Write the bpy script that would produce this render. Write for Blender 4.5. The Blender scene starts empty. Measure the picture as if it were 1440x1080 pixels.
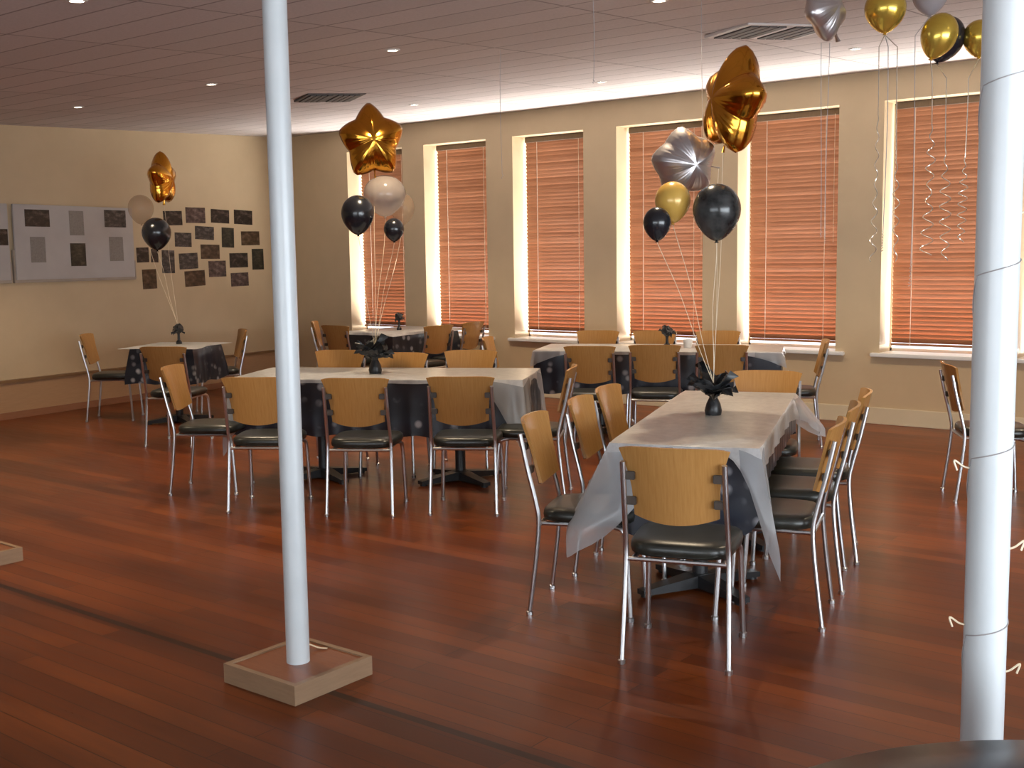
import bpy, bmesh, math, random
from math import sin, cos, pi, radians, sqrt, exp, atan2
from mathutils import Vector, Matrix
random.seed(7)
SC = bpy.context.scene
COL = SC.collection
TAU = 2 * pi

# ------------------------------------------------------------------ materials
def new_mat(name):
    m = bpy.data.materials.new(name); m.use_nodes = True
    nt = m.node_tree
    b = nt.nodes.get('Principled BSDF')
    return m, nt, b
def setp(b, **k):
    for n, v in k.items():
        n = n.replace('_', ' ')
        if n in b.inputs:
            if isinstance(v, (tuple, list)) and len(v) == 3: v = (*v, 1)
            b.inputs[n].default_value = v
def coords(nt, scale=(1, 1, 1), rot=(0, 0, 0), loc=(0, 0, 0), kind='Object'):
    t = nt.nodes.new('ShaderNodeTexCoord'); mp = nt.nodes.new('ShaderNodeMapping')
    mp.inputs['Scale'].default_value = scale; mp.inputs['Rotation'].default_value = rot; mp.inputs['Location'].default_value = loc
    nt.links.new(t.outputs[kind], mp.inputs['Vector']); return mp.outputs['Vector']
def ramp(nt, fac, stops):
    r = nt.nodes.new('ShaderNodeValToRGB'); e = r.color_ramp.elements
    while len(e) < len(stops): e.new(0.5)
    for i, (p, c) in enumerate(stops):
        e[i].position = p; e[i].color = (*c, 1)
    nt.links.new(fac, r.inputs['Fac']); return r.outputs['Color']
def noise(nt, vec, scale, detail=4, rough=.55):
    n = nt.nodes.new('ShaderNodeTexNoise'); n.inputs['Scale'].default_value = scale
    n.inputs['Detail'].default_value = detail; n.inputs['Roughness'].default_value = rough
    nt.links.new(vec, n.inputs['Vector']); return n.outputs['Fac']
def mixc(nt, fac, a, b, mode='MIX'):
    m = nt.nodes.new('ShaderNodeMix'); m.data_type = 'RGBA'; m.blend_type = mode
    for i, v in ((0, fac), (6, a), (7, b)):
        if hasattr(v, 'is_output'): nt.links.new(v, m.inputs[i])
        else: m.inputs[i].default_value = v if i == 0 else ((*v, 1) if len(v) == 3 else v)
    return m.outputs[2]
def bump(nt, b, h, strength=.2, dist=.01):
    n = nt.nodes.new('ShaderNodeBump'); n.inputs['Strength'].default_value = strength; n.inputs['Distance'].default_value = dist
    nt.links.new(h, n.inputs['Height']); nt.links.new(n.outputs['Normal'], b.inputs['Normal'])

def mottled(name, a, c, scale=8, rough=.6, metal=0, spec=.5, bumpy=0, **k):
    m, nt, b = new_mat(name)
    f = noise(nt, coords(nt), scale)
    nt.links.new(ramp(nt, f, [(.3, a), (.7, c)]), b.inputs['Base Color'])
    setp(b, Roughness=rough, Metallic=metal, Specular_IOR_Level=spec, **k)
    if bumpy: bump(nt, b, f, bumpy)
    return m

def floor_mat():
    m, nt, b = new_mat('jarrah_boards')
    v = coords(nt, rot=(0, 0, radians(90)))
    br = nt.nodes.new('ShaderNodeTexBrick'); nt.links.new(v, br.inputs['Vector'])
    br.offset = .37; br.offset_frequency = 2
    for k, val in dict(Scale=1, Mortar_Size=.0022, Mortar_Smooth=.3, Bias=0, Brick_Width=2.1, Row_Height=.095).items():
        br.inputs[k.replace('_', ' ')].default_value = val
    br.inputs['Color1'].default_value = (0, 0, 0, 1); br.inputs['Color2'].default_value = (1, 1, 1, 1); br.inputs['Mortar'].default_value = (.35, .35, .35, 1)
    tone = ramp(nt, br.outputs['Color'], [(0, (.105, .0235, .0042)), (.5, (.132, .031, .005)), (1, (.175, .044, .007))])
    g = noise(nt, coords(nt, scale=(14, .9, 1)), 3.0, 6, .65)
    grain = ramp(nt, g, [(.25, (.75, .68, .66)), (.75, (1.15, 1.12, 1.1))])
    c1 = mixc(nt, 1.0, tone, grain, 'MULTIPLY')
    big = noise(nt, coords(nt, scale=(2.2, .5, 1)), 1.3, 2)
    c2 = mixc(nt, 1.0, c1, ramp(nt, big, [(.3, (.68, .60, .55)), (.7, (1.3, 1.27, 1.2))]), 'MULTIPLY')
    c3 = mixc(nt, br.outputs['Fac'], c2, (.05, .013, .005))
    # the long dark joint in the boards along the row of posts
    sx = nt.nodes.new('ShaderNodeSeparateXYZ'); nt.links.new(coords(nt), sx.inputs[0])
    d = nt.nodes.new('ShaderNodeMath'); d.operation = 'COMPARE'; nt.links.new(sx.outputs[0], d.inputs[0])
    d.inputs[1].default_value = 2.70; d.inputs[2].default_value = .017
    c4 = mixc(nt, d.outputs[0], c3, (.03, .009, .004))
    nt.links.new(c4, b.inputs['Base Color'])
    r = ramp(nt, g, [(.2, (.26,) * 3), (.8, (.38,) * 3)]); nt.links.new(r, b.inputs['Roughness'])
    setp(b, Specular_IOR_Level=.26)
    bump(nt, b, br.outputs['Fac'], -.15, .002)
    return m

def ceiling_mat():
    m, nt, b = new_mat('ceiling_tiles')
    br = nt.nodes.new('ShaderNodeTexBrick'); nt.links.new(coords(nt, rot=(0, 0, radians(90))), br.inputs['Vector'])
    br.offset = .0; br.squash = 1
    for k, val in dict(Scale=1, Mortar_Size=.008, Mortar_Smooth=.2, Bias=0, Brick_Width=1.2, Row_Height=.3).items():
        br.inputs[k.replace('_', ' ')].default_value = val
    br.inputs['Color1'].default_value = (.60, .545, .53, 1); br.inputs['Color2'].default_value = (.66, .60, .585, 1); br.inputs['Mortar'].default_value = (.33, .29, .28, 1)
    n = noise(nt, coords(nt), 60, 2)
    c = mixc(nt, 1.0, br.outputs['Color'], ramp(nt, n, [(.3, (.94,) * 3), (.7, (1.04,) * 3)]), 'MULTIPLY')
    nt.links.new(c, b.inputs['Base Color']); setp(b, Roughness=.75, Specular_IOR_Level=.2)
    return m

def wood_mat(name, a, c, axis=(1, 14, 1), rough=.28, spec=.5):
    m, nt, b = new_mat(name)
    f = noise(nt, coords(nt, scale=axis), 9, 6, .6)
    nt.links.new(ramp(nt, f, [(.25, a), (.75, c)]), b.inputs['Base Color'])
    setp(b, Roughness=rough, Specular_IOR_Level=spec)
    return m

def blind_mat():
    m, nt, b = new_mat('blind_wood')
    f = noise(nt, coords(nt, scale=(1, 1.2, 25)), 3, 4)
    col = ramp(nt, f, [(.25, (.27, .11, .052)), (.75, (.37, .16, .078))])
    nt.links.new(col, b.inputs['Base Color']); setp(b, Roughness=.4, Specular_IOR_Level=.4)
    tr = nt.nodes.new('ShaderNodeBsdfTranslucent'); tr.inputs['Color'].default_value = (.9, .46, .26, 1)
    mx = nt.nodes.new('ShaderNodeMixShader'); mx.inputs[0].default_value = BLIND_T
    out = nt.nodes['Material Output']
    nt.links.new(b.outputs[0], mx.inputs[1]); nt.links.new(tr.outputs[0], mx.inputs[2]); nt.links.new(mx.outputs[0], out.inputs[0])
    return m
BLIND_T = .006

def glass_mat():
    m, nt, b = new_mat('window_glass')
    t = nt.nodes.new('ShaderNodeBsdfTransparent'); g = nt.nodes.new('ShaderNodeBsdfGlossy'); g.inputs['Roughness'].default_value = .02
    mx = nt.nodes.new('ShaderNodeMixShader'); mx.inputs[0].default_value = .07
    nt.links.new(t.outputs[0], mx.inputs[1]); nt.links.new(g.outputs[0], mx.inputs[2]); nt.links.new(mx.outputs[0], nt.nodes['Material Output'].inputs[0])
    return m

def sheer_mat(name, col, alpha, rough=.2, transl=.3):
    m, nt, b = new_mat(name)
    f = noise(nt, coords(nt), 12)
    nt.links.new(ramp(nt, f, [(.3, tuple(c * .88 for c in col)), (.7, col)]), b.inputs['Base Color'])
    setp(b, Roughness=rough, Specular_IOR_Level=.6)
    tl = nt.nodes.new('ShaderNodeBsdfTranslucent'); tl.inputs['Color'].default_value = (*col, 1)
    m1 = nt.nodes.new('ShaderNodeMixShader'); m1.inputs[0].default_value = transl
    t = nt.nodes.new('ShaderNodeBsdfTransparent'); m2 = nt.nodes.new('ShaderNodeMixShader'); m2.inputs[0].default_value = alpha
    L = nt.links.new
    L(b.outputs[0], m1.inputs[1]); L(tl.outputs[0], m1.inputs[2]); L(t.outputs[0], m2.inputs[1]); L(m1.outputs[0], m2.inputs[2])
    L(m2.outputs[0], nt.nodes['Material Output'].inputs[0])
    return m

def starry_mat():
    m, nt, b = new_mat('black_starry_plastic')
    v = nt.nodes.new('ShaderNodeTexVoronoi'); v.inputs['Scale'].default_value = 11
    nt.links.new(coords(nt), v.inputs['Vector'])
    s = ramp(nt, v.outputs['Distance'], [(.17, (1, 1, 1)), (.34, (0, 0, 0))])
    n = noise(nt, coords(nt), 5, 3)
    k = mixc(nt, 1, s, ramp(nt, n, [(.42, (0, 0, 0)), (.6, (.6,) * 3)]), 'MULTIPLY')
    nt.links.new(mixc(nt, k, (.016, .019, .030), (.5, .5, .54)), b.inputs['Base Color'])
    setp(b, Roughness=.28, Specular_IOR_Level=.5)
    return m

def cloth_mat():
    m, nt, b = new_mat('pale_plastic_cloth')
    f = noise(nt, coords(nt), 16, 5, .7)
    nt.links.new(ramp(nt, f, [(.3, (.46, .45, .45)), (.65, (.70, .69, .68))]), b.inputs['Base Color'])
    setp(b, Roughness=.3, Specular_IOR_Level=.5)
    tl = nt.nodes.new('ShaderNodeBsdfTranslucent'); tl.inputs['Color'].default_value = (.75, .76, .78, 1)
    m1 = nt.nodes.new('ShaderNodeMixShader'); m1.inputs[0].default_value = .3
    L = nt.links.new; L(b.outputs[0], m1.inputs[1]); L(tl.outputs[0], m1.inputs[2]); L(m1.outputs[0], nt.nodes['Material Output'].inputs[0])
    return m

def photo_mat(name, a, c, hi, seed, scale=14):
    m, nt, b = new_mat(name)
    f = noise(nt, coords(nt, loc=(seed, seed * 2.3, seed * .7), scale=(1, 1, 1.6)), scale, 3, .6)
    nt.links.new(ramp(nt, f, [(.36, a), (.53, c), (.70, hi)]), b.inputs['Base Color']); setp(b, Roughness=.35)
    return m

def emit_mat(name, col, s):
    m, nt, b = new_mat(name)
    setp(b, Base_Color=col, Emission_Color=col, Emission_Strength=s)
    return m

M = {}
M['floor'] = floor_mat(); M['ceil'] = ceiling_mat()
M['wall'] = mottled('cream_paint', (.565, .435, .275), (.605, .468, .298), 3, .6, spec=.3)
M['dado'] = wood_mat('brown_panel', (.42, .25, .13), (.48, .29, .16), (1, 1, 12), .5)
M['cap'] = wood_mat('dark_trim', (.2, .11, .05), (.26, .15, .07), (1, 1, 6), .45)
M['redtrim'] = wood_mat('red_skirting', (.28, .12, .06), (.33, .15, .08), (1, 1, 6), .4)
M['skirt'] = mottled('cream_gloss_paint', (.66, .57, .40), (.70, .60, .43), 4, .35)
M['white'] = mottled('white_gloss_paint', (.55, .585, .605), (.60, .635, .655), 5, .3)
M['sill'] = mottled('white_sill_paint', (.74, .73, .70), (.8, .79, .76), 5, .4)
M['frame'] = mottled('window_frame_paint', (.6, .55, .45), (.66, .6, .5), 5, .4)
M['blind'] = blind_mat(); M['glass'] = glass_mat()
M['headrail'] = wood_mat('headrail_wood', (.16, .11, .07), (.2, .14, .09), (1, 12, 1), .5)
M['cord'] = mottled('pale_cord', (.6, .5, .4), (.7, .6, .5), 30, .6)
M['ply'] = wood_mat('honey_ply', (.335, .16, .045), (.43, .222, .07), (1, 16, 1), .26, .5)
M['vinyl'] = mottled('black_vinyl', (.010, .011, .009), (.022, .022, .017), 20, .33)
M['chrome'] = mottled('chrome', (.55, .55, .56), (.63, .63, .64), 10, .28, 1)
M['bracket'] = mottled('dark_bracket', (.03, .02, .012), (.05, .03, .02), 20, .5)
M['blackmetal'] = mottled('black_cast_iron', (.012, .012, .013), (.022, .022, .024), 20, .4)
M['tabletop'] = wood_mat('table_laminate', (.30, .2, .12), (.36, .25, .15), (1, 10, 1), .4)
M['starry'] = starry_mat(); M['cloth'] = cloth_mat()
M['sheer'] = sheer_mat('clear_plastic_fold', (.66, .67, .69), .62, .2, .35)
M['gold'] = mottled('gold_foil', (.66, .30, .035), (.74, .36, .05), 4, .15, 1)
M['silver'] = mottled('silver_foil', (.52, .49, .50), (.60, .57, .58), 4, .33, .9)
M['goldlatex'] = mottled('gold_latex', (.60, .36, .075), (.68, .42, .10), 6, .22, .1)
M['chromegold'] = mottled('chrome_gold_latex', (.66, .46, .07), (.74, .53, .1), 6, .2, .75)
M['blacklatex'] = mottled('black_latex', (.008, .009, .012), (.016, .017, .022), 6, .2, 0, .6)
M['marble'] = mottled('black_marble_latex', (.004, .005, .006), (.075, .078, .078), 9, .2)
M['pearl'] = sheer_mat('pearl_latex', (.46, .41, .37), .55, .14, .3)
M['pearlgrey'] = sheer_mat('grey_pearl_latex', (.46, .42, .44), .85, .16, .3)
M['peach'] = sheer_mat('peach_latex', (.62, .44, .28), .4, .2, .4)
M['ribbon'] = mottled('cream_ribbon', (.72, .60, .42), (.8, .68, .5), 30, .35)
M['greyribbon'] = mottled('grey_ribbon', (.32, .30, .30), (.38, .36, .36), 30, .4)
M['shinyribbon'] = mottled('gold_shiny_ribbon', (.7, .62, .5), (.9, .85, .75), 40, .2, .7)
M['blackfoil'] = mottled('black_tissue', (.006, .006, .007), (.03, .032, .034), 25, .35)
M['board'] = mottled('pale_board', (.43, .40, .38), (.48, .45, .425), 4, .5)
M['boardedge'] = mottled('grey_board_edge', (.36, .3, .24), (.42, .35, .28), 6, .5)
M['plinthrim'] = wood_mat('pale_timber', (.25, .155, .09), (.31, .195, .115), (1, 1, 9), .45)
M['plinthtop'] = wood_mat('red_timber', (.20, .06, .02), (.27, .09, .03), (10, 1, 1), .3)
M['ventgrey'] = mottled('vent_grey', (.07, .066, .066), (.09, .085, .085), 20, .6)
M['ventwhite'] = mottled('vent_white', (.7, .67, .65), (.76, .73, .71), 10, .5)
M['lamp'] = emit_mat('halogen_bulb', (1, .86, .66), 30)
M['trimring'] = mottled('lamp_ring', (.6, .58, .56), (.7, .68, .66), 10, .4)
M['print_page'] = mottled('printed_page', (.21, .185, .165), (.27, .245, .22), 60, .5)
M['outside'] = mottled('outside_paving', (.5, .48, .45), (.6, .58, .55), 3, .8)
M['cup'] = mottled('white_ceramic', (.8, .78, .74), (.85, .83, .8), 5, .3)
PH = [photo_mat('photo_dark', (0.0065, 0.0046, 0.0033), (0.0292, 0.0182, 0.013), (0.104, 0.078, 0.065), 1.1),
      photo_mat('photo_brown', (0.0325, 0.0163, 0.0078), (0.0715, 0.0403, 0.0195), (0.13, 0.0845, 0.052), 2.7),
      photo_mat('photo_grey', (0.0163, 0.013, 0.0117), (0.0585, 0.0488, 0.0423), (0.1625, 0.143, 0.13), 4.2),
      photo_mat('photo_rose', (0.0325, 0.0195, 0.0163), (0.104, 0.065, 0.0553), (0.195, 0.143, 0.13), 6.9),
      photo_mat('photo_green', (0.0078, 0.0078, 0.0052), (0.026, 0.0234, 0.0143), (0.065, 0.0585, 0.039), 8.8)]

# ------------------------------------------------------------------ helpers
def obj(name, bm, mat, parent=None, smooth=True, autos=None):
    bmesh.ops.recalc_face_normals(bm, faces=bm.faces)
    me = bpy.data.meshes.new(name); bm.to_mesh(me); bm.free()
    for m in (mat if isinstance(mat, (list, tuple)) else [mat]): me.materials.append(m)
    if smooth:
        me.shade_smooth() if hasattr(me, 'shade_smooth') else None
        me.set_sharp_from_angle(angle=radians(autos or 35))
    o = bpy.data.objects.new(name, me); COL.objects.link(o)
    if parent: o.parent = parent
    return o
def thing(name, label, cat, loc=(0, 0, 0), rz=0, group=None):
    o = bpy.data.objects.new(name, None); COL.objects.link(o)
    o.empty_display_size = .1
    o.location = loc; o.rotation_euler = (0, 0, rz)
    tag(o, label, cat, group); return o
def tag(o, label, cat, group=None):
    o['label'] = label; o['category'] = cat
    if group: o['group'] = group
    return o
def struct(o, label=None):
    o['kind'] = 'structure'
    if label: o['label'] = label
    return o
def copy_tree(o, parent=None):
    c = o.copy(); COL.objects.link(c)
    if parent: c.parent = parent
    for ch in o.children: copy_tree(ch, c)
    return c
def bm_box(bm, lo, hi, bev=0):
    vs = [bm.verts.new((x, y, z)) for x in (lo[0], hi[0]) for y in (lo[1], hi[1]) for z in (lo[2], hi[2])]
    fs = [bm.faces.new([vs[i] for i in f]) for f in ((0, 1, 3, 2), (4, 6, 7, 5), (0, 4, 5, 1), (2, 3, 7, 6), (0, 2, 6, 4), (1, 5, 7, 3))]
    if bev:
        es = list({e for f in fs for e in f.edges})
        bmesh.ops.bevel(bm, geom=es, offset=bev, segments=2, affect='EDGES')
    return bm
def box(lo, hi, bev=0): return bm_box(bmesh.new(), lo, hi, bev)
def prism(bm, pts, z0, z1):
    a = [bm.verts.new((x, y, z0)) for x, y in pts]; c = [bm.verts.new((x, y, z1 if not callable(z1) else z1(x, y))) for x, y in pts]
    n = len(pts)
    bm.faces.new(a[::-1]); bm.faces.new(c)
    for i in range(n): bm.faces.new((a[i], a[(i + 1) % n], c[(i + 1) % n], c[i]))
    return bm
def tube(bm, pts, r, seg=8, flat=None):
    pts = [Vector(p) for p in pts]; rings = []
    up = Vector((0, 0, 1)); prev = None
    for i, p in enumerate(pts):
        d = (pts[min(i + 1, len(pts) - 1)] - pts[max(i - 1, 0)]).normalized()
        if prev is None:
            a = d.cross(up); a = a if a.length > .05 else d.cross(Vector((1, 0, 0)))
        else: a = prev - d * prev.dot(d)
        a.normalize(); prev = a; b = d.cross(a)
        rr = r[i] if isinstance(r, (list, tuple)) else r
        rings.append([bm.verts.new(p + a * rr * cos(t) + b * rr * (flat or 1) * sin(t)) for t in [TAU * k / seg for k in range(seg)]])
    for A, B in zip(rings, rings[1:]):
        for k in range(seg): bm.faces.new((A[k], A[(k + 1) % seg], B[(k + 1) % seg], B[k]))
    bm.faces.new(rings[0][::-1]); bm.faces.new(rings[-1]); return bm
def smooth_path(pts, n=6):
    P = [Vector(p) for p in pts]; P = [P[0] * 2 - P[1]] + P + [P[-1] * 2 - P[-2]]; out = []
    for i in range(1, len(P) - 2):
        for k in range(n):
            t = k / n
            out.append(.5 * ((2 * P[i]) + (P[i + 1] - P[i - 1]) * t + (2 * P[i - 1] - 5 * P[i] + 4 * P[i + 1] - P[i + 2]) * t * t + (3 * P[i] - P[i - 1] - 3 * P[i + 1] + P[i + 2]) * t ** 3))
    out.append(P[-2]); return out
def lathe(bm, prof, seg=24, c=(0, 0, 0)):
    rings = []
    for r, z in prof:
        if r < 1e-5: rings.append([bm.verts.new((c[0], c[1], c[2] + z))])
        else: rings.append([bm.verts.new((c[0] + r * cos(TAU * k / seg), c[1] + r * sin(TAU * k / seg), c[2] + z)) for k in range(seg)])
    for A, B in zip(rings, rings[1:]):
        for k in range(seg):
            a = A[k % len(A)]; a2 = A[(k + 1) % len(A)]; b = B[k % len(B)]; b2 = B[(k + 1) % len(B)]
            vs = []
            for v in (a, a2, b2, b):
                if v not in vs: vs.append(v)
            if len(vs) > 2: bm.faces.new(vs)
    for R in (rings[0], rings[-1]):
        if len(R) > 2: bm.faces.new(R)
    return bm
def slab(f, nu, nv, th):          # closed curved sheet: f(u,v) front point; th = offset vector
    bm = bmesh.new(); th = Vector(th)
    A = [[bm.verts.new(f(-1 + 2 * i / nu, j / nv)) for j in range(nv + 1)] for i in range(nu + 1)]
    B = [[bm.verts.new(Vector(f(-1 + 2 * i / nu, j / nv)) + th) for j in range(nv + 1)] for i in range(nu + 1)]
    for i in range(nu):
        for j in range(nv):
            bm.faces.new((A[i][j], A[i + 1][j], A[i + 1][j + 1], A[i][j + 1])); bm.faces.new((B[i][j], B[i][j + 1], B[i + 1][j + 1], B[i + 1][j]))
    for i in range(nu):
        for j in (0, nv): bm.faces.new((A[i][j], A[i + 1][j], B[i + 1][j], B[i][j]))
    for j in range(nv):
        for i in (0, nu): bm.faces.new((A[i][j], A[i][j + 1], B[i][j + 1], B[i][j]))
    return bm

# ------------------------------------------------------------------ camera
CAM_P = (1600.617, .111569369, -.0141652632, .906834545)   # focal (px of 1440), pitch, roll, yaw
f, pit, rol, yaw = CAM_P
F = Vector((sin(yaw) * cos(pit), cos(yaw) * cos(pit), -sin(pit))); R0 = Vector((cos(yaw), -sin(yaw), 0)); U0 = R0.cross(F)
R = cos(rol) * R0 + sin(rol) * U0; U = -sin(rol) * R0 + cos(rol) * U0
cd = bpy.data.cameras.new('camera'); cam = bpy.data.objects.new('camera', cd); COL.objects.link(cam)
cd.sensor_width = 36; cd.lens = f / 1440 * 36; cd.clip_start = .05; cd.clip_end = 200
cam.matrix_world = Matrix(((R.x, U.x, -F.x, 0), (R.y, U.y, -F.y, 0), (R.z, U.z, -F.z, 1.55), (0, 0, 0, 1)))
SC.camera = cam

# ------------------------------------------------------------------ room shell
WX, YB, XN = 10.05, -4.0, -3.2
P0 = Vector((5.72, 10.96, 0)); P1 = Vector((10.05, 11.55, 0)); LD = (P1 - P0).normalized(); LN = Vector((LD.y, -LD.x, 0))
def zc(x): return 3.123 - .05146 * (10.05 - x)
def lw(s, z, off=0): return P0 + LD * s + LN * off + Vector((0, 0, z))
sN = (XN - P0.x) / LD.x
pN = P0 + LD * sN
WT = .32
struct(obj('floor', prism(bmesh.new(), [(XN - .2, YB - .2), (WX + WT, YB - .2), (WX + WT, 12.2), (XN - .2, 12.2)], -.12, 0), M['floor'], smooth=False), 'polished red jarrah floorboards')
bm = bmesh.new()
q = [(XN - .2, YB - .2), (WX + WT, YB - .2), (WX + WT, 12.2), (XN - .2, 12.2)]
a = [bm.verts.new((x, y, zc(x))) for x, y in q]; c = [bm.verts.new((x, y, zc(x) + .12)) for x, y in q]
bm.faces.new(a); bm.faces.new(c[::-1])
for i in range(4): bm.faces.new((a[i], a[(i + 1) % 4], c[(i + 1) % 4], c[i]))
struct(obj('ceiling', bm, M['ceil'], smooth=False), 'pale tiled ceiling with recessed downlights')
e = .2
struct(obj('wall_left', prism(bmesh.new(), [tuple((pN)[:2]), tuple(P1[:2]), tuple((P1 - LN * e)[:2]), tuple((pN - LN * e)[:2])], 0, lambda x, y: zc(x) + .02), M['wall'], smooth=False), 'cream end wall with pinned photographs')
WIN = [(10.412, 9.477), (9.132, 8.19), (7.814, 6.87), (6.46, 5.459), (5.083, 4.085), (3.674, 2.68), (2.51, 1.50)]
ZS, ZT = .64, 2.86
bm = bmesh.new()
bm_box(bm, (WX, YB, 0), (WX + WT, 11.75, ZS)); bm_box(bm, (WX, YB, ZT), (WX + WT, 11.75, 3.125))
edges = [11.75] + [v for w in WIN for v in w] + [YB]
for i in range(0, len(edges), 2): bm_box(bm, (WX, edges[i + 1], ZS), (WX + WT, edges[i], ZT))
struct(obj('wall_right', bm, M['wall'], smooth=False), 'cream wall with a row of tall windows')
# wall behind the camera with a broad glazed opening, and the plain near wall
bm = bmesh.new(); GX0, GX1, GZ0, GZ1 = -1.6, 5.0, .15, 2.3
bm_box(bm, (XN - .2, YB - .2, 0), (GX0, YB, 2.5)); bm_box(bm, (GX1, YB - .2, 0), (WX + WT, YB, 3.1))
bm_box(bm, (GX0, YB - .2, 0), (GX1, YB, GZ0)); bm_box(bm, (GX0, YB - .2, GZ1), (GX1, YB, 2.8))
struct(obj('wall_back', bm, M['wall'], smooth=False))
NY0, NY1, NZ0, NZ1 = -2.6, 3.2, .6, 2.1
bm = bmesh.new()
bm_box(bm, (XN - .2, YB, 0), (XN, NY0, 2.48)); bm_box(bm, (XN - .2, NY1, 0), (XN, pN.y + .1, 2.48))
bm_box(bm, (XN - .2, NY0, 0), (XN, NY1, NZ0)); bm_box(bm, (XN - .2, NY0, NZ1), (XN, NY1, 2.48))
struct(obj('wall_near', bm, M['wall'], smooth=False))
w = bpy.data.objects.new('window_9', None); COL.objects.link(w); struct(w)
bm = bmesh.new()
for y in [NY0 + (NY1 - NY0) * k / 4 for k in range(5)]: bm_box(bm, (XN - .13, y - .03, NZ0), (XN - .07, y + .03, NZ1))
for z in (NZ0, NZ1): bm_box(bm, (XN - .129, NY0, z - .03), (XN - .071, NY1, z + .03))
obj('window_frame', bm, M['white'], w, smooth=False)
obj('window_pane', box((XN - .104, NY0, NZ0), (XN - .098, NY1, NZ1)), M['glass'], w, smooth=False)
w = bpy.data.objects.new('window_8', None); COL.objects.link(w); struct(w)
bm = bmesh.new()
for x in [GX0 + (GX1 - GX0) * k / 4 for k in range(5)]: bm_box(bm, (x - .03, YB - .13, GZ0), (x + .03, YB - .07, GZ1))
for z in (GZ0, GZ1): bm_box(bm, (GX0, YB - .129, z - .03), (GX1, YB - .071, z + .03))
obj('window_frame', bm, M['white'], w, smooth=False)
obj('window_pane', box((GX0, YB - .104, GZ0), (GX1, YB - .098, GZ1)), M['glass'], w, smooth=False)

# skirtings and the low brown panel on the end wall
struct(obj('baseboard_right', box((WX - .018, YB, 0), (WX, 11.5, .15), .004), M['skirt'], smooth=False), 'cream skirting board under the windows')
def along_left(name, s0, s1, z0, z1, t, mat, lab, t0=0):
    bm = bmesh.new(); pts = [lw(s0, 0, t0), lw(s1, 0, t0), lw(s1, 0, t), lw(s0, 0, t)]
    prism(bm, [p[:2] for p in pts], z0, z1); return struct(obj(name, bm, mat, smooth=False), lab)
along_left('trim_1', sN, 4.32, 0, .365, .03, M['dado'], 'low brown panel along the foot of the end wall')
along_left('trim_2', sN, 4.30, .365, .392, .05, M['cap'], 'dark cap on the low brown panel')
along_left('baseboard_left', sN, 4.29, 0, .07, .045, M['redtrim'], 'reddish skirting at the end wall', .0301)

# windows, each with sill, frame, pane; blinds are things hung in the openings
ordn = ['in the window nearest the far corner', 'in the second window from the far corner', 'in the third window from the far corner',
        'behind the black balloons and silver star', 'right of the big gold star balloon', 'behind the curly hanging ribbons, left of the near white post', 'hidden mostly by the near white post at the right edge']
BD = .21
for k, (y1, y0) in enumerate(WIN):
    wn = bpy.data.objects.new('window_%d' % (k + 1), None); COL.objects.link(wn); wn.location = (WX, (y0 + y1) / 2, ZS); struct(wn)
    W2 = (y1 - y0) / 2; Hh = ZT - ZS
    bm = bmesh.new(); xo = BD + .055
    bm_box(bm, (xo, -W2, 0), (xo + .04, -W2 + .025, Hh)); bm_box(bm, (xo, W2 - .018, 0), (xo + .04, W2, Hh))
    bm_box(bm, (xo, -W2, 0), (xo + .04, W2, .03)); bm_box(bm, (xo, -W2, Hh - .02), (xo + .04, W2, Hh))
    obj('window_frame', bm, M['frame'], wn, smooth=False)
    obj('window_pane', box((xo + .018, -W2 + .02, .03), (xo + .022, W2 - .02, Hh - .02)), M['glass'], wn, smooth=False)
    obj('window_sill', box((-.05, -W2 - .09, -.03), (xo, W2 + .07, .004), .006), M['sill'], wn, smooth=False)
    bl = thing('venetian_blind', 'closed brown timber venetian blind ' + ordn[k], 'blind', (WX + BD, (y0 + y1) / 2, ZS), 0, 'timber blinds in the row of windows')
    wb = W2 - .012; wl = W2 - .035           # a wider gap of daylight on the far side
    bm = bmesh.new(); z = .105; p = .040
    while z < Hh - .070:
        t = radians(61 + random.uniform(-2.5, 2.5)); hx, hz = .025 * cos(t), .025 * sin(t); dz = random.uniform(-.002, .002)
        vs = [bm.verts.new((-hx * s + sin(t) * o, y, z + hz * s + dz + cos(t) * o)) for y in (-wb, wl) for s in (1, -1) for o in (.0013, -.0013)]
        for fc in ((0, 2, 3, 1), (4, 5, 7, 6), (0, 4, 6, 2), (1, 3, 7, 5), (0, 1, 5, 4), (2, 6, 7, 3)): bm.faces.new([vs[i] for i in fc])
        z += p
    obj('slats', bm, M['blind'], bl, smooth=False)
    obj('headrail', box((-.03, -wb, Hh - .06), (.03, wl, Hh - .002), .004), M['headrail'], bl, smooth=False)
    obj('bottom_rail', box((-.024, -wb, .06), (.024, wl, .08), .004), M['blind'], bl, smooth=False)
    for yy in (-wb * .62, wl * .62):
        bm = bmesh.new(); tube(bm, [(-.029, yy, .05), (-.029, yy, Hh - .06)], .0028, 6); obj('ladder_cord', bm, M['cord'], bl)
    bm = bmesh.new(); tube(bm, [(-.036, -wb * .8, .9 + .1 * (k % 3)), (-.036, -wb * .8, Hh - .05)], .002, 6); obj('pull_cord', bm, M['cord'], bl)

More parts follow.
